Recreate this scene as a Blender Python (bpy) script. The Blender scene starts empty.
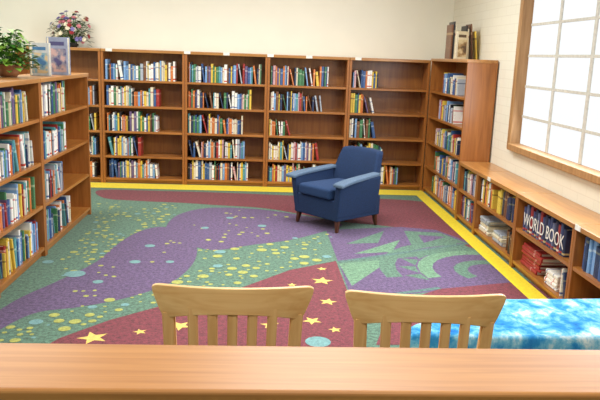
import bpy, bmesh, math, random
from mathutils import Matrix, Vector, noise
random.seed(23)
SC=bpy.context.scene; COL=SC.collection
SC.view_settings.view_transform='Standard'
# ---------------- camera ----------------
Hc,PI_,YA,RO,FP=1.4954,.2060,.0591,.0362,688.286
Fv=Vector((math.sin(YA)*math.cos(PI_),math.cos(YA)*math.cos(PI_),-math.sin(PI_)))
Rv=Vector((math.cos(YA),-math.sin(YA),0)); Uv=Rv.cross(Fv)
c_,s_=math.cos(RO),math.sin(RO)
R2=Rv*c_+Uv*s_; U2=-Rv*s_+Uv*c_
cam=bpy.data.cameras.new('camera'); co=bpy.data.objects.new('camera',cam); COL.objects.link(co)
cam.sensor_width=36; cam.lens=36*FP/600; cam.clip_start=.05
M=Matrix((R2,U2,-Fv)).transposed().to_4x4(); M.translation=Vector((0,0,Hc)); co.matrix_world=M
SC.camera=co
def fl(px,py):   # image pixel projected through the camera onto the floor plane
    d=Fv+R2*((px-300)/FP)-U2*((py-200)/FP)
    t=-Hc/d.z
    return (d.x*t,d.y*t)
# ---------------- materials ----------------
def lin(c):
    return tuple(((v/255)/12.92 if v/255<=.04045 else ((v/255+.055)/1.055)**2.4) for v in c)+(1,)
def newmat(name):
    m=bpy.data.materials.new(name); m.use_nodes=True; nt=m.node_tree
    return m,nt,nt.nodes['Principled BSDF']
def plain(name,rgb,rough=.6,nscale=30,amt=.12,bump=0,coat=0,metal=0):
    m,nt,b=newmat(name)
    tc=nt.nodes.new('ShaderNodeTexCoord'); n=nt.nodes.new('ShaderNodeTexNoise'); n.inputs['Scale'].default_value=nscale; n.inputs['Detail'].default_value=3
    nt.links.new(tc.outputs['Object'],n.inputs['Vector'])
    r=nt.nodes.new('ShaderNodeValToRGB'); c=lin(rgb)
    r.color_ramp.elements[0].position=.3; r.color_ramp.elements[1].position=.7
    r.color_ramp.elements[0].color=tuple(v*(1-amt) for v in c[:3])+(1,)
    r.color_ramp.elements[1].color=tuple(min(1,v*(1+amt)) for v in c[:3])+(1,)
    nt.links.new(n.outputs['Fac'],r.inputs['Fac']); nt.links.new(r.outputs['Color'],b.inputs['Base Color'])
    b.inputs['Roughness'].default_value=rough; b.inputs['Coat Weight'].default_value=coat; b.inputs['Metallic'].default_value=metal
    if bump:
        bp=nt.nodes.new('ShaderNodeBump'); bp.inputs['Strength'].default_value=bump; bp.inputs['Distance'].default_value=.01
        nt.links.new(n.outputs['Fac'],bp.inputs['Height']); nt.links.new(bp.outputs['Normal'],b.inputs['Normal'])
    return m
def wood(name,dark,light,axis,rough=.35,coat=.15,fine=14):
    m,nt,b=newmat(name)
    tc=nt.nodes.new('ShaderNodeTexCoord'); mp=nt.nodes.new('ShaderNodeMapping')
    sc=[fine]*3; sc[axis]=1.2; mp.inputs['Scale'].default_value=sc
    n=nt.nodes.new('ShaderNodeTexNoise'); n.inputs['Scale'].default_value=2.2; n.inputs['Detail'].default_value=6; n.inputs['Distortion'].default_value=.6
    r=nt.nodes.new('ShaderNodeValToRGB'); r.color_ramp.elements[0].position=.28; r.color_ramp.elements[1].position=.72
    r.color_ramp.elements[0].color=lin(dark); r.color_ramp.elements[1].color=lin(light)
    nt.links.new(tc.outputs['Object'],mp.inputs['Vector']); nt.links.new(mp.outputs['Vector'],n.inputs['Vector'])
    nt.links.new(n.outputs['Fac'],r.inputs['Fac']); nt.links.new(r.outputs['Color'],b.inputs['Base Color'])
    b.inputs['Roughness'].default_value=rough; b.inputs['Coat Weight'].default_value=coat; b.inputs['Coat Roughness'].default_value=.2
    return m
def emis(name,rgb,st):
    m,nt,b=newmat(name); b.inputs['Base Color'].default_value=(.05,.05,.05,1)
    b.inputs['Emission Color'].default_value=lin(rgb); b.inputs['Emission Strength'].default_value=st
    b.inputs['Roughness'].default_value=.6
    return m
WH=wood('case_wood_along',(144,88,38),(180,118,56),0)
WV=wood('case_wood_upright',(138,82,34),(174,110,52),2)
WB=wood('case_back_wood',(132,80,34),(160,104,48),2)
WTOP=wood('case_top_wood',(156,102,52),(188,134,72),0,.3,.25)
LEDGE=wood('ledge_wood',(166,108,54),(192,134,72),0,.4,.1,30)
LEDGED=wood('ledge_wall_wood',(84,50,28),(110,68,38),2)
CH=wood('chair_wood',(226,176,112),(246,208,146),0,.4,.1,24)
CHV=wood('chair_wood_upright',(220,170,108),(242,202,140),2,.4,.1,24)
WINW=wood('window_wood',(152,110,66),(184,142,96),2,.5,0)
WHITE=plain('card_white',(236,234,226),.6)
PAGE=plain('page_paper',(226,218,196),.8,80)
# ---------------- mesh helpers ----------------
def mesh_obj(name,bm,mats,smooth=False):
    me=bpy.data.meshes.new(name); bm.normal_update(); bm.to_mesh(me); bm.free()
    for m in (mats if isinstance(mats,(list,tuple)) else [mats]): me.materials.append(m)
    if smooth:
        for p in me.polygons: p.use_smooth=True
    o=bpy.data.objects.new(name,me); COL.objects.link(o); return o
def bm_box(bm,x0,x1,y0,y1,z0,z1,bev=0,seg=2,mi=0):
    r=bmesh.ops.create_cube(bm,size=1)
    vs=r['verts']
    for v in vs: v.co=Vector(((x0+x1)/2+v.co.x*(x1-x0),(y0+y1)/2+v.co.y*(y1-y0),(z0+z1)/2+v.co.z*(z1-z0)))
    es=list({e for v in vs for e in v.link_edges})
    fs=list({f for v in vs for f in v.link_faces})
    for f in fs: f.material_index=mi
    if bev: bmesh.ops.bevel(bm,geom=es,offset=bev,segments=seg,affect='EDGES',profile=.5)
def box(name,x0,x1,y0,y1,z0,z1,mat,bev=.003,parent=None,seg=2,label=None):
    bm=bmesh.new(); bm_box(bm,x0,x1,y0,y1,z0,z1,bev,seg)
    o=mesh_obj(name,bm,mat)
    if parent: o.parent=parent
    if label: o['label']=label
    return o
def structure(o): o['kind']='structure'; return o
def empty(name,loc,rz,label,cat,group=None):
    e=bpy.data.objects.new(name,None); COL.objects.link(e); e.empty_display_size=.1
    e.location=loc; e.rotation_euler=(0,0,rz); e['label']=label; e['category']=cat
    if group: e['group']=group
    return e
def emat(e): return Matrix.Translation(e.location)@e.rotation_euler.to_matrix().to_4x4()
# ---------------- room ----------------
XL,XR,YF,YBK,ZC=-4.5,2.19,-1.6,8.16,2.75
XS,YB,X0=1.89,7.8366,-1.79
def walls():
    mb=plain('wall_paint_back',(243,239,224),.8,3,.02,.05)
    m,nt,b=newmat('painted_brick')
    tc=nt.nodes.new('ShaderNodeTexCoord'); sx=nt.nodes.new('ShaderNodeSeparateXYZ'); cx=nt.nodes.new('ShaderNodeCombineXYZ')
    nt.links.new(tc.outputs['Object'],sx.inputs[0]); nt.links.new(sx.outputs['Y'],cx.inputs[0]); nt.links.new(sx.outputs['Z'],cx.inputs[1])
    br=nt.nodes.new('ShaderNodeTexBrick'); nt.links.new(cx.outputs[0],br.inputs['Vector'])
    br.inputs['Scale'].default_value=1; br.inputs['Brick Width'].default_value=.24; br.inputs['Row Height'].default_value=.08; br.inputs['Mortar Size'].default_value=.004
    br.inputs['Color1'].default_value=lin((230,226,210)); br.inputs['Color2'].default_value=lin((228,224,207)); br.inputs['Mortar'].default_value=lin((222,217,200))
    nt.links.new(br.outputs['Color'],b.inputs['Base Color']); b.inputs['Roughness'].default_value=.8
    bp=nt.nodes.new('ShaderNodeBump'); bp.invert=True; bp.inputs['Strength'].default_value=.1; bp.inputs['Distance'].default_value=.002
    nt.links.new(br.outputs['Fac'],bp.inputs['Height']); nt.links.new(bp.outputs['Normal'],b.inputs['Normal'])
    structure(box('wall_back',XL-.1,XR+.2,YBK,YBK+.12,-.02,ZC,mb,0))
    structure(box('wall_left',XL-.12,XL,YF,YBK,-.02,ZC,mb,0))
    structure(box('wall_front_bounce',XL-.1,XR+.2,YF-.12,YF,-.02,ZC,mb,0))  # unseen wall behind the camera, added to bounce light into the room
    bm=bmesh.new()
    wy0,wy1,wz0,wz1=2.82,5.93,.765,2.36
    bm_box(bm,XR,XR+.14,YF,wy0,-.02,ZC); bm_box(bm,XR,XR+.14,wy1,YBK,-.02,ZC)
    bm_box(bm,XR,XR+.14,wy0,wy1,-.02,wz0); bm_box(bm,XR,XR+.14,wy0,wy1,wz1,ZC)
    structure(mesh_obj('wall_right',bm,m))
    structure(box('ceiling',XL-.1,XR+.2,YF-.1,YBK+.1,ZC,ZC+.1,plain('ceiling_paint',(232,230,222),.9),0))
    structure(box('floor',XL-.1,XR+.2,YF-.1,YBK+.1,-.1,-.012,plain('floor_slab',(120,115,105),.9),0))
    w=bpy.data.objects.new('window_1',None); COL.objects.link(w); w['kind']='structure'
    bm=bmesh.new(); t=.075
    bm_box(bm,XR-.035,XR+.1,wy1-t,wy1,wz0,wz1,.004); bm_box(bm,XR-.035,XR+.1,wy0,wy0+t,wz0,wz1,.004)
    bm_box(bm,XR-.035,XR+.1,wy0+t,wy1-t,wz1-t,wz1,.004); bm_box(bm,XR-.06,XR+.1,wy0+t,wy1-t,wz0,wz0+.055,.006)
    f=mesh_obj('frame',bm,WINW); f.parent=w
    pane=emis('frosted_pane',(241,245,248),1.02)
    p=box('pane',XR+.055,XR+.065,wy0+t,wy1-t,wz0+.05,wz1-t,pane,0); p.parent=w
    bm=bmesh.new(); y=wy1-t; k=0
    while y>wy0+t+.05:
        wd=.042
        if k: bm_box(bm,XR+.044,XR+.054,y-wd/2,y+wd/2,wz0+.055,wz1-t,.002)
        y-=.585; k+=1
    for z in (1.055,1.31,1.565,1.82,2.075):
        bm_box(bm,XR+.046,XR+.0535,wy0+t,wy1-t,z-.011,z+.011,.002)
    g=mesh_obj('muntin_grid',bm,plain('muntin_paint',(204,201,192),.6)); g.parent=w
walls()
# ---------------- carpet ----------------
def pilemat(name,rgb,amt=.3):
    m,nt,b=newmat(name); tc=nt.nodes.new('ShaderNodeTexCoord')
    n=nt.nodes.new('ShaderNodeTexNoise'); n.inputs['Scale'].default_value=42; n.inputs['Detail'].default_value=5; n.inputs['Roughness'].default_value=.85
    nt.links.new(tc.outputs['Object'],n.inputs['Vector'])
    c=lin(rgb); r=nt.nodes.new('ShaderNodeValToRGB'); r.color_ramp.elements[0].position=.38; r.color_ramp.elements[1].position=.64
    r.color_ramp.elements[0].color=tuple(v*(1-min(.8,amt*2)) for v in c[:3])+(1,); r.color_ramp.elements[1].color=tuple(min(1,v*(1+amt*1.7)) for v in c[:3])+(1,)
    nt.links.new(n.outputs['Fac'],r.inputs['Fac']); nt.links.new(r.outputs['Color'],b.inputs['Base Color'])
    b.inputs['Roughness'].default_value=.95; b.inputs['Sheen Weight'].default_value=.12
    bp=nt.nodes.new('ShaderNodeBump'); bp.inputs['Strength'].default_value=.5; bp.inputs['Distance'].default_value=.004
    nt.links.new(n.outputs['Fac'],bp.inputs['Height']); nt.links.new(bp.outputs['Normal'],b.inputs['Normal'])
    return m
CM=[pilemat('pile_green',(84,118,100)),pilemat('pile_purple',(94,74,112)),pilemat('pile_maroon',(116,46,58)),pilemat('pile_yellow_border',(236,212,20),.06),
    pilemat('pile_dot_yellow',(164,168,84),.18),pilemat('pile_dot_teal',(108,152,154),.15),pilemat('pile_star',(226,192,100),.1),pilemat('pile_light_green',(100,138,110)),pilemat('pile_blue_green',(80,112,108))]
def smooth_closed(pts,n=6):
    out=[]; L=len(pts)
    for i in range(L):
        p0,p1,p2,p3=[Vector(pts[(i+k-1)%L]) for k in range(4)]
        for j in range(n):
            t=j/n; out.append(.5*((2*p1)+(-p0+p2)*t+(2*p0-5*p1+4*p2-p3)*t*t+(-p0+3*p1-3*p2+p3)*t**3))
    return out
def carpet():
    bm=bmesh.new()
    bm_box(bm,XL+.01,XR-.005,YF+.01,YBK-.005,-.0119,0,0,mi=0)
    def poly(pts,z,mi):
        vs=[bm.verts.new((p[0],p[1],z)) for p in pts]
        es=[bm.edges.new((vs[i],vs[(i+1)%len(vs)])) for i in range(len(vs))]
        r=bmesh.ops.triangle_fill(bm,edges=es,use_beauty=True,normal=(0,0,1))
        for g in r['geom']:
            if isinstance(g,bmesh.types.BMFace):
                g.material_index=mi; g.normal_update()
                if g.normal.z<0: g.normal_flip()
    def reg(px,mi,z=.0006,sm=True):
        w=[fl(*p) for p in px]
        poly(smooth_closed(w) if sm else w,z,mi)
    MAR,PUR,YEL=2,1,4
    reg([(100,190),(160,191),(230,193),(300,196),(425,202),(444,220),(474,248),(436,234),(385,226),(345,222),(300,214),(262,208),(215,205),(185,203),(140,201),(104,198)],MAR)
    reg([(178,215),(208,208),(255,209),(300,215),(342,224),(322,232),(290,240),(252,245),(218,250),(196,247),(178,238),(166,228)],PUR,.0007)
    reg([(-60,345),(-10,316),(20,298),(60,280),(96,262),(114,247),(134,234),(158,227),(184,231),(196,244),(194,262),(172,282),(130,297),(80,307),(40,312),(10,324),(-40,354)],PUR,.0008)
    reg([(20,360),(60,338),(110,320),(165,305),(230,292),(290,270),(336,261),(347,290),(356,330),(370,420),(200,440),(-40,440)],MAR,.0009,False)
    # right-hand angular area
    reg([(336,261),(345,300),(356,345),(640,345),(560,300),(520,265),(470,240),(430,228),(395,226),(325,229)],0,.0005,False)
    zc=[.0010]
    def tri(p,mi):
        zc[0]+=.00003; reg(p,mi,zc[0],False)
    tri([(326,230),(400,227),(436,230),(472,243),(338,262)],PUR)
    tri([(339,264),(486,250),(506,262),(526,284),(470,288),(352,300)],PUR)
    tri([(339,264),(392,259),(352,286)],7)
    tri([(392,304),(440,289),(528,281),(565,303),(610,345),(376,345)],MAR)
    tri([(352,302),(392,304),(376,340),(358,340)],0)
    def arc(x0,y0,r,a0,a1,w,mi,n=8):
        zc[0]+=.00003; pv=None
        for i in range(n+1):
            a=a0+(a1-a0)*i/n
            q=[bm.verts.new((x0+(r+s*w/2)*math.cos(a),y0+(r+s*w/2)*math.sin(a),zc[0])) for s in (-1,1)]
            if pv:
                f=bm.faces.new((pv[0],pv[1],q[1],q[0])); f.material_index=mi; f.normal_update()
                if f.normal.z<0: f.normal_flip()
            pv=q
    D=math.radians
    cx,cy=fl(494,272)
    arc(cx,cy,.24,D(70),D(215),.10,0); arc(cx,cy,.50,D(85),D(198),.11,7); arc(cx,cy,.78,D(95),D(192),.12,0)
    for a in range(98,190,18):
        zc[0]+=.00002; a0,a1,am=D(a),D(a+15),D(a+2)
        poly([(cx+.57*math.cos(a0),cy+.57*math.sin(a0)),(cx+.57*math.cos(a1),cy+.57*math.sin(a1)),(cx+.70*math.cos(am),cy+.70*math.sin(am))],zc[0],0)
    tri([(404,231),(440,233),(466,243),(412,246)],0); tri([(418,235),(446,237),(424,243)],PUR)
    tri([(346,244),(384,231),(378,243)],0); tri([(354,254),(400,240),(392,252)],7)
    def seg(a,b,w,mi):
        zc[0]+=.000012
        a=Vector(a); b=Vector(b); d=(b-a).normalized(); n=Vector((-d.y,d.x))*w/2
        poly([a-n,b-n,b+n,a+n],zc[0],mi)
    for a,b in [((338,262),(472,243)),((352,300),(440,288))]: seg(fl(*a),fl(*b),.04,8)
    poly([(X0-.9,YB-.30),(XS,YB-.30),(XS,YB),(X0-.9,YB)],.0026,3)
    poly([(XS-.13,-1.4),(XS,-1.4),(XS,YB-.30),(XS-.13,YB-.30)],.0026,3)
    def disc(x,y,r,mi,z): poly([(x+r*math.cos(a*math.tau/14),y+r*math.sin(a*math.tau/14)) for a in range(14)],z,mi)
    rnd=random.Random(3); placed=[]
    def inside(px,py,pg):
        c=False; j=len(pg)-1
        for i in range(len(pg)):
            xi,yi=pg[i]; xj,yj=pg[j]
            if (yi>py)!=(yj>py) and px<(xj-xi)*(py-yi)/(yj-yi)+xi: c=not c
            j=i
        return c
    zones=[([(200,250),(262,245),(320,233),(338,236),(335,256),(285,268),(225,288),(160,302),(110,316),(0,352),(0,330),(55,312),(110,300),(170,284),(196,262)],125,(.010,.042)),
           ([(150,202),(182,206),(172,222),(150,227),(125,238),(100,260),(60,278),(60,262),(95,225),(98,202)],130,(.010,.030)),
           ([(190,214),(240,210),(315,220),(262,238),(200,244)],26,(.010,.026)),([(60,290),(140,240),(190,238),(170,270),(90,300)],16,(.012,.022))]
    for pg,n,(r0,r1) in zones:
        k=0
        x0=min(p[0] for p in pg);x1=max(p[0] for p in pg);y0=min(p[1] for p in pg);y1=max(p[1] for p in pg)
        for _ in range(n*25):
            if k>=n: break
            px,py=rnd.uniform(x0,x1),rnd.uniform(y0,y1)
            if not inside(px,py,pg): continue
            x,y=fl(px,py); r=r0+(r1-r0)*rnd.random()**1.6
            if noise.noise(Vector((x*2.2,y*2.2,3)))<-.25: continue
            if any((x-a)**2+(y-b)**2<(r+q+.016)**2 for a,b,q in placed): continue
            placed.append((x,y,r)); disc(x,y,r,5 if rnd.random()<.1 else 4,.0018); k+=1
    for px,py,r in [(75,274,.07),(98,282,.035),(150,246,.04),(220,252,.045),(318,342,.07),(135,262,.04),(48,262,.04),(230,218,.035),(262,226,.04),(205,228,.035),(170,262,.03)]:
        x,y=fl(px,py); disc(x,y,r,5,.0020)
    def star(px,py,r):
        x,y=fl(px,py); a0=rnd.random()
        poly([(x+(r if i%2==0 else r*.42)*math.cos(a0+i*math.pi/5),y+(r if i%2==0 else r*.42)*math.sin(a0+i*math.pi/5)) for i in range(10)],.0020,6)
    for s in [(93,338,.085),(322,281,.08),(328,302,.06),(322,269,.04),(312,321,.06),(180,326,.07),(255,300,.06),(292,285,.035),(270,325,.06),(215,312,.04),(140,332,.04),(335,330,.04)]: star(*s)
    o=mesh_obj('carpet',bm,CM); o['label']='patterned wall-to-wall carpet in green, purple and maroon with dots and stars'; o['category']='carpet'
carpet()
# ---------------- bookcases ----------------
def bookcase(loc,rz,w,h,d,shelves,label,group,back=True,lab=(.5,),top=WTOP):
    e=empty('bookcase',loc,rz,label,'bookcase',group); t=.026
    w-=.002
    box('side_panel',.001,t,0,d,0,h-.032,WV,.002,e); box('side_panel',w-t,w,0,d,0,h-.032,WV,.002,e)
    box('top_panel',.001,w,-.008,d,h-.032,h,top,.004,e)
    box('back_panel',t,w-t,d-.012,d,0.02,h-.032,WB,0,e)
    for z in shelves: box('shelf',t,w-t,.004,d-.012,z-.024,z,WH,.002,e)
    box('kick_plate',t,w-t,.03,.045,0,shelves[0]-.024,WH,0,e)
    for u in lab:
        box('label_card',w*u-.035,w*u+.035,-.0105,-.0085,h-.028,h+.004,WHITE,.0,e,label='small white shelf label')
    return e
def bookmat(name,rgb,band,acc):
    m,nt,b=newmat(name)
    band=tuple(int(.5*a+.5*c) for a,c in zip(rgb,band))
    uv=nt.nodes.new('ShaderNodeUVMap'); sx=nt.nodes.new('ShaderNodeSeparateXYZ'); nt.links.new(uv.outputs[0],sx.inputs[0])
    oi=nt.nodes.new('ShaderNodeObjectInfo')
    def math_(op,a,b_=None):
        n=nt.nodes.new('ShaderNodeMath'); n.operation=op
        for i,v in enumerate((a,b_)):
            if v is None: continue
            if isinstance(v,(int,float)): n.inputs[i].default_value=v
            else: nt.links.new(v,n.inputs[i])
        return n.outputs[0]
    v=sx.outputs['Y']
    def bandmask(c,hw):
        return math_('LESS_THAN',math_('ABSOLUTE',math_('SUBTRACT',v,c)),hw)
    c1=math_('ADD',math_('MULTIPLY',oi.outputs['Random'],.25),.62)
    m1=bandmask(c1,.035); m2=bandmask(.10,.035)
    n=nt.nodes.new('ShaderNodeTexNoise'); n.inputs['Scale'].default_value=14; nt.links.new(uv.outputs[0],n.inputs['Vector'])
    n.inputs['Detail'].default_value=5
    txt=math_('MULTIPLY',bandmask(.42,.13),math_('GREATER_THAN',n.outputs['Fac'],.62))
    def mix(f,a,bc):
        x=nt.nodes.new('ShaderNodeMix'); x.data_type='RGBA'; nt.links.new(f,x.inputs[0])
        if isinstance(a,tuple): x.inputs[6].default_value=a
        else: nt.links.new(a,x.inputs[6])
        x.inputs[7].default_value=bc; return x.outputs[2]
    c=mix(m1,lin(rgb),lin(band)); c=mix(m2,c,lin(acc)); c=mix(txt,c,lin(band))
    nt.links.new(c,b.inputs['Base Color']); b.inputs['Roughness'].default_value=.35
    return m
PAL=[((236,234,226),(90,110,150),(90,110,160)),((60,92,144),(225,225,215),(60,92,144)),((40,55,90),(190,180,120),(40,55,90)),((160,50,46),(235,225,205),(160,50,46)),
     ((70,124,84),(230,225,200),(70,124,84)),((38,38,44),(200,190,170),(38,38,44)),((226,194,80),(80,50,40),(226,194,80)),((120,80,56),(220,200,150),(120,80,56)),
     ((222,212,186),(150,60,60),(222,212,186)),((86,150,158),(240,240,230),(86,150,158)),((208,120,62),(245,235,210),(208,120,62)),((105,88,126),(230,220,210),(105,88,126)),
     ((172,180,190),(40,50,80),(172,180,190)),((242,240,234),(190,60,60),(200,80,70)),((124,164,210),(240,240,235),(124,164,210)),((204,164,168),(120,40,70),(204,164,168))]
BM=[bookmat('book_cover_mat',*p) for p in PAL]
def book_mesh(mat):
    bm=bmesh.new(); uvl=bm.loops.layers.uv.new('UVMap')
    outer=[(0,1),(0,.04),(.12,.008),(.5,0),(.88,.008),(1,.04),(1,1)]
    inner=[(.9,1),(.9,.06),(.1,.06),(.1,1)]
    pr=outer+inner
    vb=[bm.verts.new((x,y,0)) for x,y in pr]; vt=[bm.verts.new((x,y,1)) for x,y in pr]
    N=len(pr)
    for i in range(N):
        bm.faces.new((vb[i],vb[(i+1)%N],vt[(i+1)%N],vt[i]))
    bm.faces.new(vt); bm.faces.new(vb[::-1])
    x0,x1,y0,y1,z0,z1=.1,.9,.06,.975,.02,.98
    vs=[bm.verts.new(p) for p in [(x0,y0,z0),(x1,y0,z0),(x1,y1,z0),(x0,y1,z0),(x0,y0,z1),(x1,y0,z1),(x1,y1,z1),(x0,y1,z1)]]
    for f in [(0,3,2,1),(4,5,6,7),(0,1,5,4),(1,2,6,5),(2,3,7,6),(3,0,4,7)]:
        bm.faces.new([vs[i] for i in f]).material_index=1
    bmesh.ops.recalc_face_normals(bm,faces=bm.faces)
    for f in bm.faces:
        for l in f.loops: l[uvl].uv=(l.vert.co.x+l.vert.co.y*3,l.vert.co.z)
    me=bpy.data.meshes.new('book'); bm.to_mesh(me); bm.free()
    me.materials.append(mat); me.materials.append(PAGE); return me
BME=[book_mesh(m) for m in BM]
BOOKS=[]
CNAME=['white','blue','navy','red','green','black','yellow','brown','cream','teal','orange','purple','grey','white','light blue','pink']
def row(e,z,x0,x1,hmin,hmax,group,tmin=.008,tmax=.026,pal=None,inset=.03,lean=.8,dep=.17,seed=None,where='standing in a shelf row',pl=.08):
    ME=emat(e); x=x0+.004; rnd=random; hb=rnd.uniform(hmin,hmax)
    while True:
        if rnd.random()<.35: hb=rnd.uniform(hmin,hmax)
        t=rnd.uniform(tmin,tmax) if rnd.random()<.85 else rnd.uniform(tmax,tmax*1.35); h=min(hmax,max(hmin,hb+rnd.uniform(-.02,.02))); d=rnd.uniform(dep*.85,dep)
        last=x+t*2>x1-.0
        if x+t>x1: break
        ci=rnd.choice(pal) if pal else rnd.randrange(16)
        ang=0; xx=x
        if rnd.random()<pl or (last and rnd.random()<lean):
            ang=math.radians(rnd.uniform(5,16)); 
            if x+h*math.sin(ang)+t<x1+.012: xx=x+h*math.sin(ang)
            else: ang=0
        Ml=Matrix.Translation((xx,inset+rnd.uniform(-.008,.012),z+.001))@Matrix.Rotation(-ang,4,'Y')@Matrix.Diagonal((t,d,h,1))
        BOOKS.append((ME@Ml,ci,group,'%s book %s'%(CNAME[ci],where+(', leaning' if ang else ''))))
        x=xx+t*math.cos(ang)+.0008
def stack(e,z,x0,w,n,group,pal,dep=.2,inset=.03):
    ME=emat(e); zz=z+.001
    for i in range(n):
        t=random.uniform(.014,.032); ln=random.uniform(w*.8,w); ci=random.choice(pal)
        Rm=Matrix(((0,0,1,0),(0,1,0,0),(-1,0,0,0),(0,0,0,1)))
        Ml=Matrix.Translation((x0+random.uniform(0,.015),inset+random.uniform(0,.015),zz+t))@Rm@Matrix.Diagonal((t,dep,ln,1))
        BOOKS.append((ME@Ml,ci,group,'%s book lying flat in a shelf stack'%CNAME[ci])); zz+=t+.0008
LB='tall medium-brown wooden bookcase with five shelves of books against the wall'
SH=[.06,.315,.595,.88,1.165]
rowdata=[
 [(108,178),(109,162),(109,160),(109,143),(110,160)],
 [(190,262),(190,254),(188,244),(189,248),(189,250)],
 [(270,328),(268,322),(268,292),(268,322),(266,320)],
 [(352,378),(350,375),(348,378),(350,388),(350,405)]]
px0=[105,187,267,348]; pxw=[82,80,81,82]
BP=[0,0,13,13,8,8,6,6,12,1,1,2,3,4,4,5,14,14,9,7,10,10,15,11]
for k in range(4):
    e=bookcase((X0+.92*k,YB,.002),0,.92,1.5,.3,SH,LB,'bookcases along the far wall',lab=(.1,) if k in(0,3) else (.03,.5))
    for r,(a,b) in enumerate(rowdata[k]):
        u0=max(.03,(a-px0[k])/pxw[k]*.92); u1=min(.87,(b-px0[k])/pxw[k]*.92)
        row(e,SH[4-r],u0,u1,.155,.22,'books on the far wall shelves',pal=BP)
e=bookcase((X0-.921,YB,.002),0,.92,1.5,.3,SH,LB,'bookcases along the far wall',lab=())
for r,(a,b) in enumerate([(0,0),(.72,.85),(.7,.85),(.7,.85),(.7,.85)]):
    if b: row(e,SH[4-r],a,b,.15,.21,'books on the far wall shelves',lean=0,pal=BP)
et=bookcase((XS,7.815,.002),-math.pi/2,1.41,1.52,.285,SH,'tall medium-brown wooden corner bookcase with sparse books','bookcases along the window wall',lab=())
for z,a,b in [(SH[4],.45,1.0),(SH[3],.35,.95),(SH[2],.3,1.2),(SH[1],.3,1.25),(SH[0],.3,1.3)]:
    row(et,z,a,b,.14,.21,'books on the corner shelves',pal=BP)
LL='low wooden bookcase with two shelves under the window'
low=[]
ys=[6.40,5.84,4.88,3.92,2.96,2.0]
for i in range(5):
    low.append(bookcase((XS,ys[i]-.001,.002),-math.pi/2,ys[i]-ys[i+1]-.001,.568,.295,[.06,.31],LL,'low bookcases along the window wall',lab=((.35,) if i==1 else (.0+.06,) if i==3 else ())))
G='books on the low shelves'
row(low[0],.31,.03,.50,.15,.2,G); row(low[0],.06,.03,.42,.15,.2,G)
row(low[1],.31,.04,.38,.15,.2,G,pal=[3,8,13,0,5,6,10]); row(low[1],.31,.48,.85,.16,.215,G,tmin=.02,tmax=.05,pal=[4,2,5,7,6])
stack(low[1],.06,.05,.25,5,G,[8,13,0,12]); stack(low[1],.06,.40,.24,3,G,[12,8,1])
row(low[1],.06,.72,.9,.15,.18,G,pal=[4,5,7],lean=0)
stack(low[2],.06,.10,.36,7,G,[3,3,3,3,13]); stack(low[2],.06,.54,.2,4,G,[13,0,3]); row(low[2],.06,.78,.9,.15,.2,G,pal=[1,2,3,13,0],lean=0)
row(low[3],.31,.06,.75,.16,.22,G,tmin=.025,tmax=.05,pal=[1,2,2,14,1]); stack(low[3],.06,.1,.28,4,G,[3,8,0,10]); row(low[3],.06,.45,.85,.15,.2,G)
# encyclopedia set
encs=[book_mesh(bookmat('encyclopedia_cover',c,c,a)) for c,a in (((60,70,108),(180,60,56)),((150,52,50),(220,210,190)),((98,104,132),(160,52,52)),((46,50,76),(190,170,120)))]
ME=emat(low[2]); x=.1; first=None
for i in range(17):
    tk=.0335
    o=bpy.data.objects.new('book',encs[(0,2,3,1,0,3,2,1,0,3,0)[i%11]]); COL.objects.link(o)
    o.matrix_world=ME@Matrix.Translation((x,.022+(.0025 if i%3 else 0),.311))@Matrix.Diagonal((tk,.19,(.176,.198,.186,.204)[i%4],1))
    o['label']='dark blue, grey or red encyclopedia volume in a lettered set'; o['category']='book'; o['group']='encyclopedia volumes'
    if first is None: first=o
    x+=.0415
tc_=bpy.data.curves.new('lettering','FONT'); tc_.body='WORLD BOOK'; tc_.size=.085; tc_.extrude=.0006; tc_.resolution_u=3
to=bpy.data.objects.new('tmp',tc_); COL.objects.link(to); bpy.context.view_layer.update()
tm=bpy.data.meshes.new_from_object(to.evaluated_get(bpy.context.evaluated_depsgraph_get())); bpy.data.objects.remove(to)
xs=[v.co.x for v in tm.vertices]; sxx=.68/(max(xs)-min(xs))
tm.transform(Matrix.Translation((.115,.0205,.36))@Matrix.Rotation(math.pi/2,4,'X')@Matrix.Diagonal((sxx,1.5,1,1))@Matrix.Translation((-min(xs),0,0)))
tm.transform(Matrix.Diagonal((.0335,.19,.176,1)).inverted()@Matrix.Translation((.1,.022,.311)).inverted())
tm.materials.clear(); tm.materials.append(plain('letter_cream',(236,230,220),.7))
tob=bpy.data.objects.new('lettering',tm); COL.objects.link(tob); tob.parent=first; tob['label']='large off-white letters across the spines'
# left unit
left=[]
for i,(y,w_) in enumerate(((3.08,.93),(4.01,.93),(4.94,1.34))):
    left.append(bookcase((-1.55,y+.001,.002),math.pi/2,w_,1.28,.3,[.07,.38,.69,1.0],'mid-height wooden bookcase with four shelves of books','mid-height bookcases',lab=()))
PL=[0,13,13,1,14,9,9,2,4,4,12,8,6,5,3,10,11,14]
for i in (0,1,2):
    for z in (.07,.38,.69,1.0):
        u={0:.86,1:random.uniform(.72,.86),2:random.uniform(.6,.8)}[i]
        row(left[i],z,.03,u,.15,.235,'books on the mid-height bookcases',pal=PL,dep=.2,tmin=.007,tmax=.022,pl=.07)
cp=Vector((0,0,Hc))
e_=Matrix.Translation((2.03,7.02,1.523))
x=0
for t,h,ci,a in [(.012,.33,5,0),(.014,.30,8,3),(.010,.35,7,5),(.016,.28,6,7),(.012,.26,2,12)]:
    an=math.radians(a); xx=x+h*math.sin(an)
    BOOKS.append((e_@Matrix.Translation((xx,0,0))@Matrix.Rotation(-an,4,'Y')@Matrix.Diagonal((t,.2,h,1)),ci,'books on top of the corner bookcase','thin %s book leaning on top of the bookcase'%CNAME[ci])); x=xx+t+.001
    if x>.13: break
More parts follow.
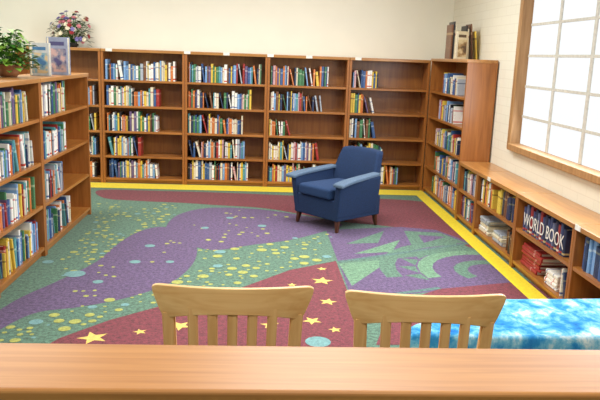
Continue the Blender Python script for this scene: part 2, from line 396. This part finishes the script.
for t,h,ci,x in [(.02,.34,7,1.90),(.014,.37,5,1.922),(.018,.33,8,1.938)]:
    BOOKS.append((Matrix.Translation((x,7.10,1.523))@Matrix.Diagonal((t,.2,h,1)),ci,'books on top of the corner bookcase','tall %s book standing on top of the bookcase'%CNAME[ci]))
def seen(Mw):
    c=Mw@Vector((.5,0,.5))-cp; z=c.dot(Fv); return z>.1 and abs(c.dot(R2)/z)<305/FP and abs(c.dot(U2)/z)<205/FP
BOOKS.sort(key=lambda b:(0 if seen(b[0]) else 1,(b[0].translation-cp).length))
near=BOOKS[:282]; far=BOOKS[282:]
for Mw,ci,g,l in near:
    o=bpy.data.objects.new('book',BME[ci]); COL.objects.link(o); o.matrix_world=Mw
    o['label']=l; o['category']='book'; o['group']=g
if far:
    V=[];Fc=[];MI=[];UVs=[]
    mats=BM+[PAGE]
    for Mw,ci,g,l in far:
        me=BME[ci]; b0=len(V); V+=[tuple(Mw@v.co) for v in me.vertices]
        for p in me.polygons:
            Fc.append([b0+v for v in p.vertices]); MI.append(16 if p.material_index else ci)
            UVs+=[tuple(me.uv_layers[0].data[li].uv) for li in p.loop_indices]
    me=bpy.data.meshes.new('book_rows'); me.from_pydata(V,[],Fc)
    for m in mats: me.materials.append(m)
    for p,mi in zip(me.polygons,MI): p.material_index=mi
    ul=me.uv_layers.new(name='UVMap')
    for i,u in enumerate(UVs): ul.data[i].uv=u
    o=bpy.data.objects.new('book_rows',me); COL.objects.link(o); o['kind']='stuff'; o['label']='distant rows of mixed-colour books on the wooden shelves'; o['category']='books'
# ---------------- armchair ----------------
def armchair():
    e=empty('armchair',(.705,6.13,.003),math.radians(-50),'navy blue upholstered armchair with lighter arm tops and short dark legs','armchair')
    dk=plain('upholstery_dark_blue',(20,44,80),.95,160,.35,.25); lt=plain('upholstery_arm_blue',(84,104,128),.9,160,.25,.25)
    st=plain('upholstery_seat_blue',(26,54,94),.95,160,.35,.25)
    lg=wood('armchair_leg_wood',(60,32,20),(90,50,28),2)
    def soft(name,fn,mat,seg=10,label=None):
        bm=bmesh.new(); bmesh.ops.create_cube(bm,size=2)
        bmesh.ops.subdivide_edges(bm,edges=bm.edges[:],cuts=seg,use_grid_fill=True)
        for v in bm.verts: v.co=Vector(fn(*[math.copysign(abs(q)**.5,q) for q in v.co]))
        o=mesh_obj(name,bm,mat,True); o.parent=e
        if label: o['label']=label
        return o
    def rb(c,hs,r=.03):
        def f(x,y,z):
            p=Vector((x*hs[0],y*hs[1],z*hs[2])); q=Vector([max(-(hs[i]-r),min(hs[i]-r,p[i])) for i in range(3)])
            d=p-q
            if d.length>1e-6: p=q+d.normalized()*min(r,max(abs(d.x),abs(d.y),abs(d.z)))
            return (c[0]+p.x,c[1]+p.y,c[2]+p.z)
        return f
    soft('base',rb((0,.0,.19),(.272,.28,.09),.01),dk)
    f0=rb((0,-.05,.33),(.20,.262,.048),.024)
    def seatf(x,y,z):
        a=f0(x,y,z); return (a[0],a[1],a[2]+(.014*(1-x*x)*(1-y*y) if z>0 else 0))
    soft('seat_cushion',seatf,st)
    g0=rb((0,0,0),(.275,.05,.25),.026)
    def backf(x,y,z):
        a=g0(x,y,z); zz=a[2]+.25; t=zz/.5; xa=abs(a[0])/.275
        k=1-.18*max(0,(t-.4)/.6)**1.1
        return (a[0]*k,a[1]*(1-.15*t)+.222+.10*t*t+.02*t-.03*xa*xa,.17+zz*1.02-.012*xa**2.5*t)
    soft('backrest',backf,dk,14)
    for s in (-1,1):
        h0=rb((0,0,0),(.033,.26,.165),.01)
        def armf(x,y,z,s=s):
            a=h0(x,y,z); zz=a[2]+.165; t=zz/.33
            return (s*(.24+.045*t)+a[0],a[1]-.018-.02*t,.12+zz-.035*t*(-a[1]/.26)*.5)
        soft('arm',armf,dk)
        k0=rb((0,0,0),(.05,.272,.016),.012)
        def topf(x,y,z,s=s):
            a=k0(x,y,z); fr=-a[1]/.26
            return (s*(.286+.016*fr)+a[0]*(1+.2*fr),a[1]-.052,.460+a[2]-.020*fr-.014*max(0,fr)**3)
        soft('arm_top',topf,lt,12,label='lighter grey-blue arm top')  # arm tops in a lighter grey-blue than the body
    for sx in (-1,1):
        for sy in (-1,1):
            bm=bmesh.new(); r=bmesh.ops.create_cube(bm,size=1)
            for v in bm.verts:
                k=1 if v.co.z>0 else .6
                v.co=Vector((sx*(.24+(0 if v.co.z>0 else .012))+v.co.x*.042*k, sy*(.242+(0 if v.co.z>0 else .015))+v.co.y*.042*k,.0 if v.co.z<0 else .11))
            bmesh.ops.bevel(bm,geom=bm.edges[:],offset=.004,segments=2,affect='EDGES')
            o=mesh_obj('leg',bm,lg); o.parent=e
armchair()
# ---------------- wooden chairs ----------------
def chair_parts(e):
    P=[]
    def curved(name,mat,hw,zt,zb,th,yc,n=40,m=6):
        bm=bmesh.new(); g=[]
        for i in range(n+1):
            u=-1+2*i/n; u=math.copysign(abs(u)**.8,u); col=[]
            for j in range(m+1):
                v=j/m; z=zb(u)+(zt(u)-zb(u))*v; x=hw(v)*u
                col.append((bm.verts.new((x,yc(u)-th/2,z)),bm.verts.new((x,yc(u)+th/2,z))))
            g.append(col)
        for i in range(n):
            for j in range(m):
                bm.faces.new((g[i][j][0],g[i+1][j][0],g[i+1][j+1][0],g[i][j+1][0]))
                bm.faces.new((g[i][j][1],g[i][j+1][1],g[i+1][j+1][1],g[i+1][j][1]))
            bm.faces.new((g[i][m][0],g[i+1][m][0],g[i+1][m][1],g[i][m][1])); bm.faces.new((g[i][0][0],g[i][0][1],g[i+1][0][1],g[i+1][0][0]))
        for j in range(m):
            bm.faces.new((g[0][j][0],g[0][j+1][0],g[0][j+1][1],g[0][j][1])); bm.faces.new((g[n][j][0],g[n][j][1],g[n][j+1][1],g[n][j+1][0]))
        bmesh.ops.recalc_face_normals(bm,faces=bm.faces)
        o=mesh_obj(name,bm,mat,True); o.parent=e
        md=o.modifiers.new('b','BEVEL'); md.width=.0028; md.segments=2; md.limit_method='ANGLE'; md.angle_limit=math.radians(50); md.harden_normals=True
        P.append(o); return o
    yc=lambda u:-.035*(1-u*u)
    curved('crest_rail',CH,lambda v:.190+.034*min(1,v*1.1)**.8,lambda u:.868+.000*u*u-.008*abs(u)**30,lambda u:.792-.024*(abs(u)**2.2),.016,yc)
    curved('lower_rail',CH,lambda v:.17,lambda u:.53,lambda u:.49,.02,lambda u:-.03+.03*u*u)
    def bar(name,mat,p0,p1,w0,d0,w1,d1,bev=.004):
        bm=bmesh.new(); vs=[]
        for p,w,d in ((p0,w0,d0),(p1,w1,d1)):
            for sx,sy in ((-1,-1),(1,-1),(1,1),(-1,1)): vs.append(bm.verts.new((p[0]+sx*w/2,p[1]+sy*d/2,p[2])))
        for f in [(3,2,1,0),(4,5,6,7),(0,1,5,4),(1,2,6,5),(2,3,7,6),(3,0,4,7)]: bm.faces.new([vs[i] for i in f])
        bmesh.ops.bevel(bm,geom=bm.edges[:],offset=bev,segments=2,affect='EDGES')
        o=mesh_obj(name,bm,mat); o.parent=e; P.append(o)
    for s in (-1,1):
        bar('back_post',CHV,(s*.165,.02,.43),(s*.178,-.006,.79),.034,.03,.036,.016)
        bar('leg',CHV,(s*.175,-.03,0),(s*.165,.02,.44),.03,.03,.034,.034)
        bar('leg',CHV,(s*.18,.36,0),(s*.17,.35,.43),.028,.028,.036,.036)
        box('stretcher',s*.174-.009,s*.174+.009,0,.35,.2,.23,CH,.004,e)
    for k in (-2,-1,0,1,2):
        bar('slat',CHV,(k*.052,-.018,.51),(k*.055,yc(k*.055/.222),.81),.027,.012,.028,.012,.003)
    bm=bmesh.new(); pts=[]
    for i in range(48):
        a=i*math.tau/48; cx,sy=math.cos(a),math.sin(a)
        x=.205*abs(cx)**.45*(1 if cx>0 else -1); y=.20*abs(sy)**.45*(1 if sy>0 else -1)
        x*=1+.06*(y/.2); pts.append((x,y+.185))
    f=[bm.verts.new((x,y,.425)) for x,y in pts]; g=[bm.verts.new((x,y,.452)) for x,y in pts]
    bm.faces.new(f[::-1]); bm.faces.new(g)
    for i in range(48): bm.faces.new((f[i],f[(i+1)%48],g[(i+1)%48],g[i]))
    o=mesh_obj('seat',bm,CH); o.parent=e
    md=o.modifiers.new('b','BEVEL'); md.width=.006; md.segments=2; md.limit_method='ANGLE'
    bar('stretcher',CH,(0,.17,.205),(0,.17,.225),.33,.018,.33,.018)
for loc,rz in (((-.068,1.825,.003),.0),((.464,1.79,.003),-.03)):
    e=empty('dining_chair',loc,rz,'light wood slat-back chair with curved crest rail','chair','slat-back wooden chairs')
    chair_parts(e)
# ---------------- table with cloth ----------------
def table():
    e=empty('table',(0,0,.003),0,'low table covered with a blue and white cloud-pattern cloth','table')
    poly=[(.55,2.26),(.63,2.235),(1.70,2.235),(1.76,2.29),(1.76,2.62),(1.70,2.66),(1.04,2.63),(.97,2.60),(.56,2.33)]
    zt=.55
    m,nt,b=newmat('cloud_cloth'); tc=nt.nodes.new('ShaderNodeTexCoord'); n=nt.nodes.new('ShaderNodeTexNoise'); n.inputs['Scale'].default_value=10; n.inputs['Detail'].default_value=9; n.inputs['Roughness'].default_value=.66; n.inputs['Distortion'].default_value=.3
    mp=nt.nodes.new('ShaderNodeMapping'); mp.inputs['Scale'].default_value=(1.2,.9,1)
    nt.links.new(tc.outputs['Object'],mp.inputs['Vector']); nt.links.new(mp.outputs['Vector'],n.inputs['Vector']); r=nt.nodes.new('ShaderNodeValToRGB'); cr=r.color_ramp
    cr.elements[0].position=.30; cr.elements[0].color=lin((34,108,190)); cr.elements[1].position=.66; cr.elements[1].color=lin((226,240,247))
    q=cr.elements.new(.44); q.color=lin((52,146,212)); q=cr.elements.new(.54); q.color=lin((120,192,228))
    nt.links.new(n.outputs['Fac'],r.inputs['Fac']); nt.links.new(r.outputs['Color'],b.inputs['Base Color']); b.inputs['Roughness'].default_value=.9; b.inputs['Specular IOR Level'].default_value=.1
    bm=bmesh.new(); pts=[Vector(p) for p in smooth_closed(poly,5)]
    cen=sum(pts,Vector((0,0)))/len(pts)
    rings=[]
    for s,z in ((.3,0),(.6,0),(.85,0),(.97,0),(1.0,-.01),(1.008,-.04),(1.012,-.2),(1.02,-.34)):
        rg=[]
        for i,p in enumerate(pts):
            w=(.010*math.sin(i*1.9) if z<-.1 else 0)*(-z/.34)
            q2=cen+(p-cen)*s; d=(p-cen).normalized()*w
            rg.append(bm.verts.new((q2.x+d.x,q2.y+d.y,zt+z+(.006*noise.noise(Vector((q2.x*6,q2.y*6,0))) if z==0 else 0))))
        rings.append(rg)
    n_=len(pts); bm.faces.new(rings[0])
    for a,b_ in zip(rings,rings[1:]):
        for i in range(n_): bm.faces.new((a[i],b_[i],b_[(i+1)%n_],a[(i+1)%n_]))
    bmesh.ops.recalc_face_normals(bm,faces=bm.faces)
    o=mesh_obj('tablecloth',bm,m,True); o.parent=e
    box('table_top',.80,1.68,2.30,2.58,zt-.035,zt-.012,CH,.004,e)
    for x in (.88,1.62):
        for y in (2.34,2.54): box('leg',x-.02,x+.02,y-.02,y+.02,0,zt-.035,CHV,.004,e)
table()
# ---------------- partition with ledge ----------------
e=empty('partition',(0,0,.003),0,'low wooden partition topped with a honey-coloured ledge','partition')
box('ledge',-1.3,1.7,.955,1.125,.962,.997,LEDGE,.006,e,3)
box('partition_panel',-1.28,1.68,.975,1.105,0,.962,LEDGED,.003,e)
# ---------------- plants ----------------
GRN=plain('leaf_green',(54,108,30),.6,12,.45); GRL=plain('leaf_light',(112,152,50),.6,12,.3)
def leaf(bm,base,dirv,L,W,mi,droop=.3):
    d=dirv.normalized(); side=d.cross(Vector((0,0,1)))
    if side.length<.05: side=Vector((1,0,0))
    side.normalize(); up=side.cross(d)
    prev=None; n=6
    for i in range(n+1):
        t=i/n; w=W*math.sin(math.pi*min(1,t*.9+.08))**.8*(1-t*.3) if i<n else 0
        c=base+d*L*t-Vector((0,0,1))*droop*L*t*t
        cur=[bm.verts.new(c-side*w+up*w*.3),bm.verts.new(c),bm.verts.new(c+side*w+up*w*.3)]
        if prev:
            for a in (0,1):
                f=bm.faces.new((prev[a],prev[a+1],cur[a+1],cur[a])); f.material_index=mi; f.smooth=True
        prev=cur
def lathe(name,prof,mat,parent,n=28):
    bm=bmesh.new(); rg=[]
    for r,z in prof: rg.append([bm.verts.new((r*math.cos(i*math.tau/n),r*math.sin(i*math.tau/n),z)) for i in range(n)])
    for a,b in zip(rg,rg[1:]):
        for i in range(n): bm.faces.new((a[i],a[(i+1)%n],b[(i+1)%n],b[i]))
    bm.faces.new(rg[0][::-1]); bm.faces.new(rg[-1])
    o=mesh_obj(name,bm,mat,True); o.parent=parent; return o
def stems(parent,ends,mat,z0):
    bm=bmesh.new()
    for p in ends:
        a=Vector((0,0,z0)); d=(p-a); s=d.cross(Vector((0,0,1))).normalized()*.002 if d.cross(Vector((0,0,1))).length>1e-4 else Vector((.002,0,0)); t=d.cross(s).normalized()*.002
        v0=[bm.verts.new(a+x) for x in (s,t,-s,-t)]; v1=[bm.verts.new(p+x) for x in (s,t,-s,-t)]
        for i in range(4): bm.faces.new((v0[i],v0[(i+1)%4],v1[(i+1)%4],v1[i]))
    o=mesh_obj('stems',bm,mat); o.parent=parent
def plant():
    e=empty('potted_plant',(-1.755,4.93,1.285),0,'leafy green houseplant in a brown pot on the bookcase','plant')
    lathe('pot',[(.055,0),(.07,.03),(.078,.07),(.082,.075),(.082,.085),(.074,.085),(.07,.075)],plain('pot_brown',(128,84,52),.5,20,.25),e)
    rnd=random.Random(5); bm=bmesh.new(); ends=[]
    for i in range(300):
        a=rnd.uniform(0,math.tau); el=rnd.uniform(-.45,1.4); r=rnd.uniform(.06,.165)
        p=Vector((math.cos(a)*math.cos(el)*r,math.sin(a)*math.cos(el)*r,.12+math.sin(el)*r*1.3))
        if i%6==0: ends.append(p)
        leaf(bm,p,Vector((math.cos(a),math.sin(a),rnd.uniform(-.2,.7))),rnd.uniform(.05,.08),rnd.uniform(.02,.03),0 if rnd.random()<.5 else 1,rnd.uniform(.1,.6))
    for v in bm.verts: v.co.z=max(v.co.z,.006)
    stems(e,ends,GRN,.08)
    o=mesh_obj('foliage',bm,[GRN,GRL]); o.parent=e
plant()
def flowers():
    e=empty('flower_arrangement',(-2.13,7.97,1.503),0,'mixed pink, red and white flowers with greenery in a vase','flowers')
    lathe('vase',[(.05,0),(.07,.02),(.07,.035),(.055,.045),(.058,.05),(.045,.05)],plain('vase_dark',(40,36,30),.9),e)
    rnd=random.Random(9); bm=bmesh.new(); bf=bmesh.new(); ends=[]
    for i in range(240):
        a=rnd.uniform(0,math.tau); el=rnd.uniform(-.6,1.4); r=rnd.uniform(.09,.21)
        p=Vector((math.cos(a)*math.cos(el)*r*1.1,math.sin(a)*math.cos(el)*min(r,.12),.15+math.sin(el)*r*1.05))
        leaf(bm,p*.95,Vector((math.cos(a),math.sin(a)*.4,rnd.uniform(-.2,.9))),.07,.016,rnd.choice((0,0,1)),.4)
    for i in range(50):
        a=rnd.uniform(math.pi*.95,math.pi*2.05); el=rnd.uniform(-.6,1.45); r=rnd.uniform(.14,.22)
        p=Vector((math.cos(a)*math.cos(el)*r*1.1,math.sin(a)*math.cos(el)*.16,.16+math.sin(el)*r*1.05)); ends.append(p); mi=rnd.choice((0,1,1,2,2,3,3))
        nrm=(p-Vector((0,.05,.1))).normalized(); s=nrm.orthogonal().normalized(); t=nrm.cross(s)
        for ring,(L,up) in enumerate(((.03,.1),(.02,.6))):
            for k in range(6):
                b=k*math.tau/6+ring*.5; d=s*math.cos(b)+t*math.sin(b); q=s*math.cos(b+math.pi/2)+t*math.sin(b+math.pi/2)
                vs=[p,p+d*L*.6+q*L*.4+nrm*L*up*.5,p+d*L+nrm*L*up,p+d*L*.6-q*L*.4+nrm*L*up*.5]
                f=bf.faces.new([bf.verts.new(v) for v in vs]); f.material_index=mi
    for v in list(bm.verts)+list(bf.verts): v.co.z=max(v.co.z,.006)
    o=mesh_obj('foliage',bm,[plain('leaf_dusty',(52,78,38),.6),plain('leaf_olive',(92,108,54),.6)]); o.parent=e
    o=mesh_obj('blossoms',bf,[plain('petal_pink',(210,130,140),.6),plain('petal_red',(160,44,50),.6),plain('petal_cream',(236,226,200),.6),plain('petal_mauve',(120,110,168),.6)]); o.parent=e
    stems(e,ends,GRN,.05)
flowers()
def display_book(loc,rz,w,h,base,c1,c2,c3,label,grp='picture books displayed on the bookcase',ang=14):
    e=empty('picture_book',loc,rz,label,'book',grp)
    m,nt,b=newmat('cover_art'); tc=nt.nodes.new('ShaderNodeTexCoord'); n=nt.nodes.new('ShaderNodeTexNoise'); n.inputs['Scale'].default_value=14; n.inputs['Detail'].default_value=3
    nt.links.new(tc.outputs['Object'],n.inputs['Vector']); r=nt.nodes.new('ShaderNodeValToRGB'); cr=r.color_ramp; cr.interpolation='EASE'
    cr.elements[0].position=.4; cr.elements[0].color=lin(c1); cr.elements[1].position=.6; cr.elements[1].color=lin(c3); q=cr.elements.new(.5); q.color=lin(c2)
    nt.links.new(n.outputs['Fac'],r.inputs['Fac']); nt.links.new(r.outputs['Color'],b.inputs['Base Color']); b.inputs['Roughness'].default_value=.7
    cm=plain('cover_base',base,.7)
    for s in (0,1):
        a=math.radians(ang)*(1 if s else -1)
        bm=bmesh.new(); bm_box(bm,0,w,-.003,.003,0,h,.001)
        bm.transform(Matrix.Rotation(a,4,'Z')); o=mesh_obj('cover',bm,cm); o.parent=e
        bm=bmesh.new(); bm_box(bm,.004,w-.006,-.012 if s else .0035,-.0035 if s else .012,.004,h-.004)
        bm.transform(Matrix.Rotation(a,4,'Z')); o=mesh_obj('pages',bm,PAGE); o.parent=e
    bm=bmesh.new(); bm_box(bm,w*.1,w*.92,-.0042,-.0031,h*.08,h*.7,0)
    bm.transform(Matrix.Rotation(-math.radians(ang),4,'Z')); o=mesh_obj('cover_picture',bm,m); o.parent=e
    bm=bmesh.new(); bm_box(bm,w*.18,w*.84,-.0042,-.0031,h*.78,h*.88,0)
    bm.transform(Matrix.Rotation(-math.radians(ang),4,'Z')); o=mesh_obj('title_band',bm,plain('title_band',c1,.6)); o.parent=e
display_book((-1.735,5.32,1.283),.12,.15,.24,(196,200,204),(70,120,170),(130,170,190),(214,190,150),'pale blue-grey picture book standing open on the bookcase')
display_book((-1.70,5.62,1.283),.05,.175,.29,(150,160,190),(80,80,130),(140,140,160),(200,170,170),'blue-grey picture book standing open on the bookcase')
display_book((1.90,6.93,1.523),.25,.13,.27,(206,192,160),(90,70,50),(150,120,80),(200,180,140),'pale tan book standing open on the corner bookcase','books on top of the corner bookcase',8)
# ---------------- lights ----------------
def area(name,loc,rot,sx,sy,pw,col):
    l=bpy.data.lights.new(name,'AREA'); l.shape='RECTANGLE'; l.size=sx; l.size_y=sy; l.energy=pw; l.color=col
    o=bpy.data.objects.new(name,l); COL.objects.link(o); o.location=loc; o.rotation_euler=rot
for x in (-2.2,.4):
    for y,pw in ((.8,30),(3.4,50),(6.0,62)): area('ceiling_light',(x,y,ZC-.03),(0,0,0),1.2,.6,pw,(1,.98,.93))
area('window_daylight',(XR-.07,4.4,1.55),(0,math.radians(80),0),1.3,2.6,70,(.94,.97,1))
w=bpy.data.worlds.new('world'); SC.world=w; w.use_nodes=True; w.node_tree.nodes['Background'].inputs[0].default_value=(.8,.88,1,1); w.node_tree.nodes['Background'].inputs[1].default_value=1
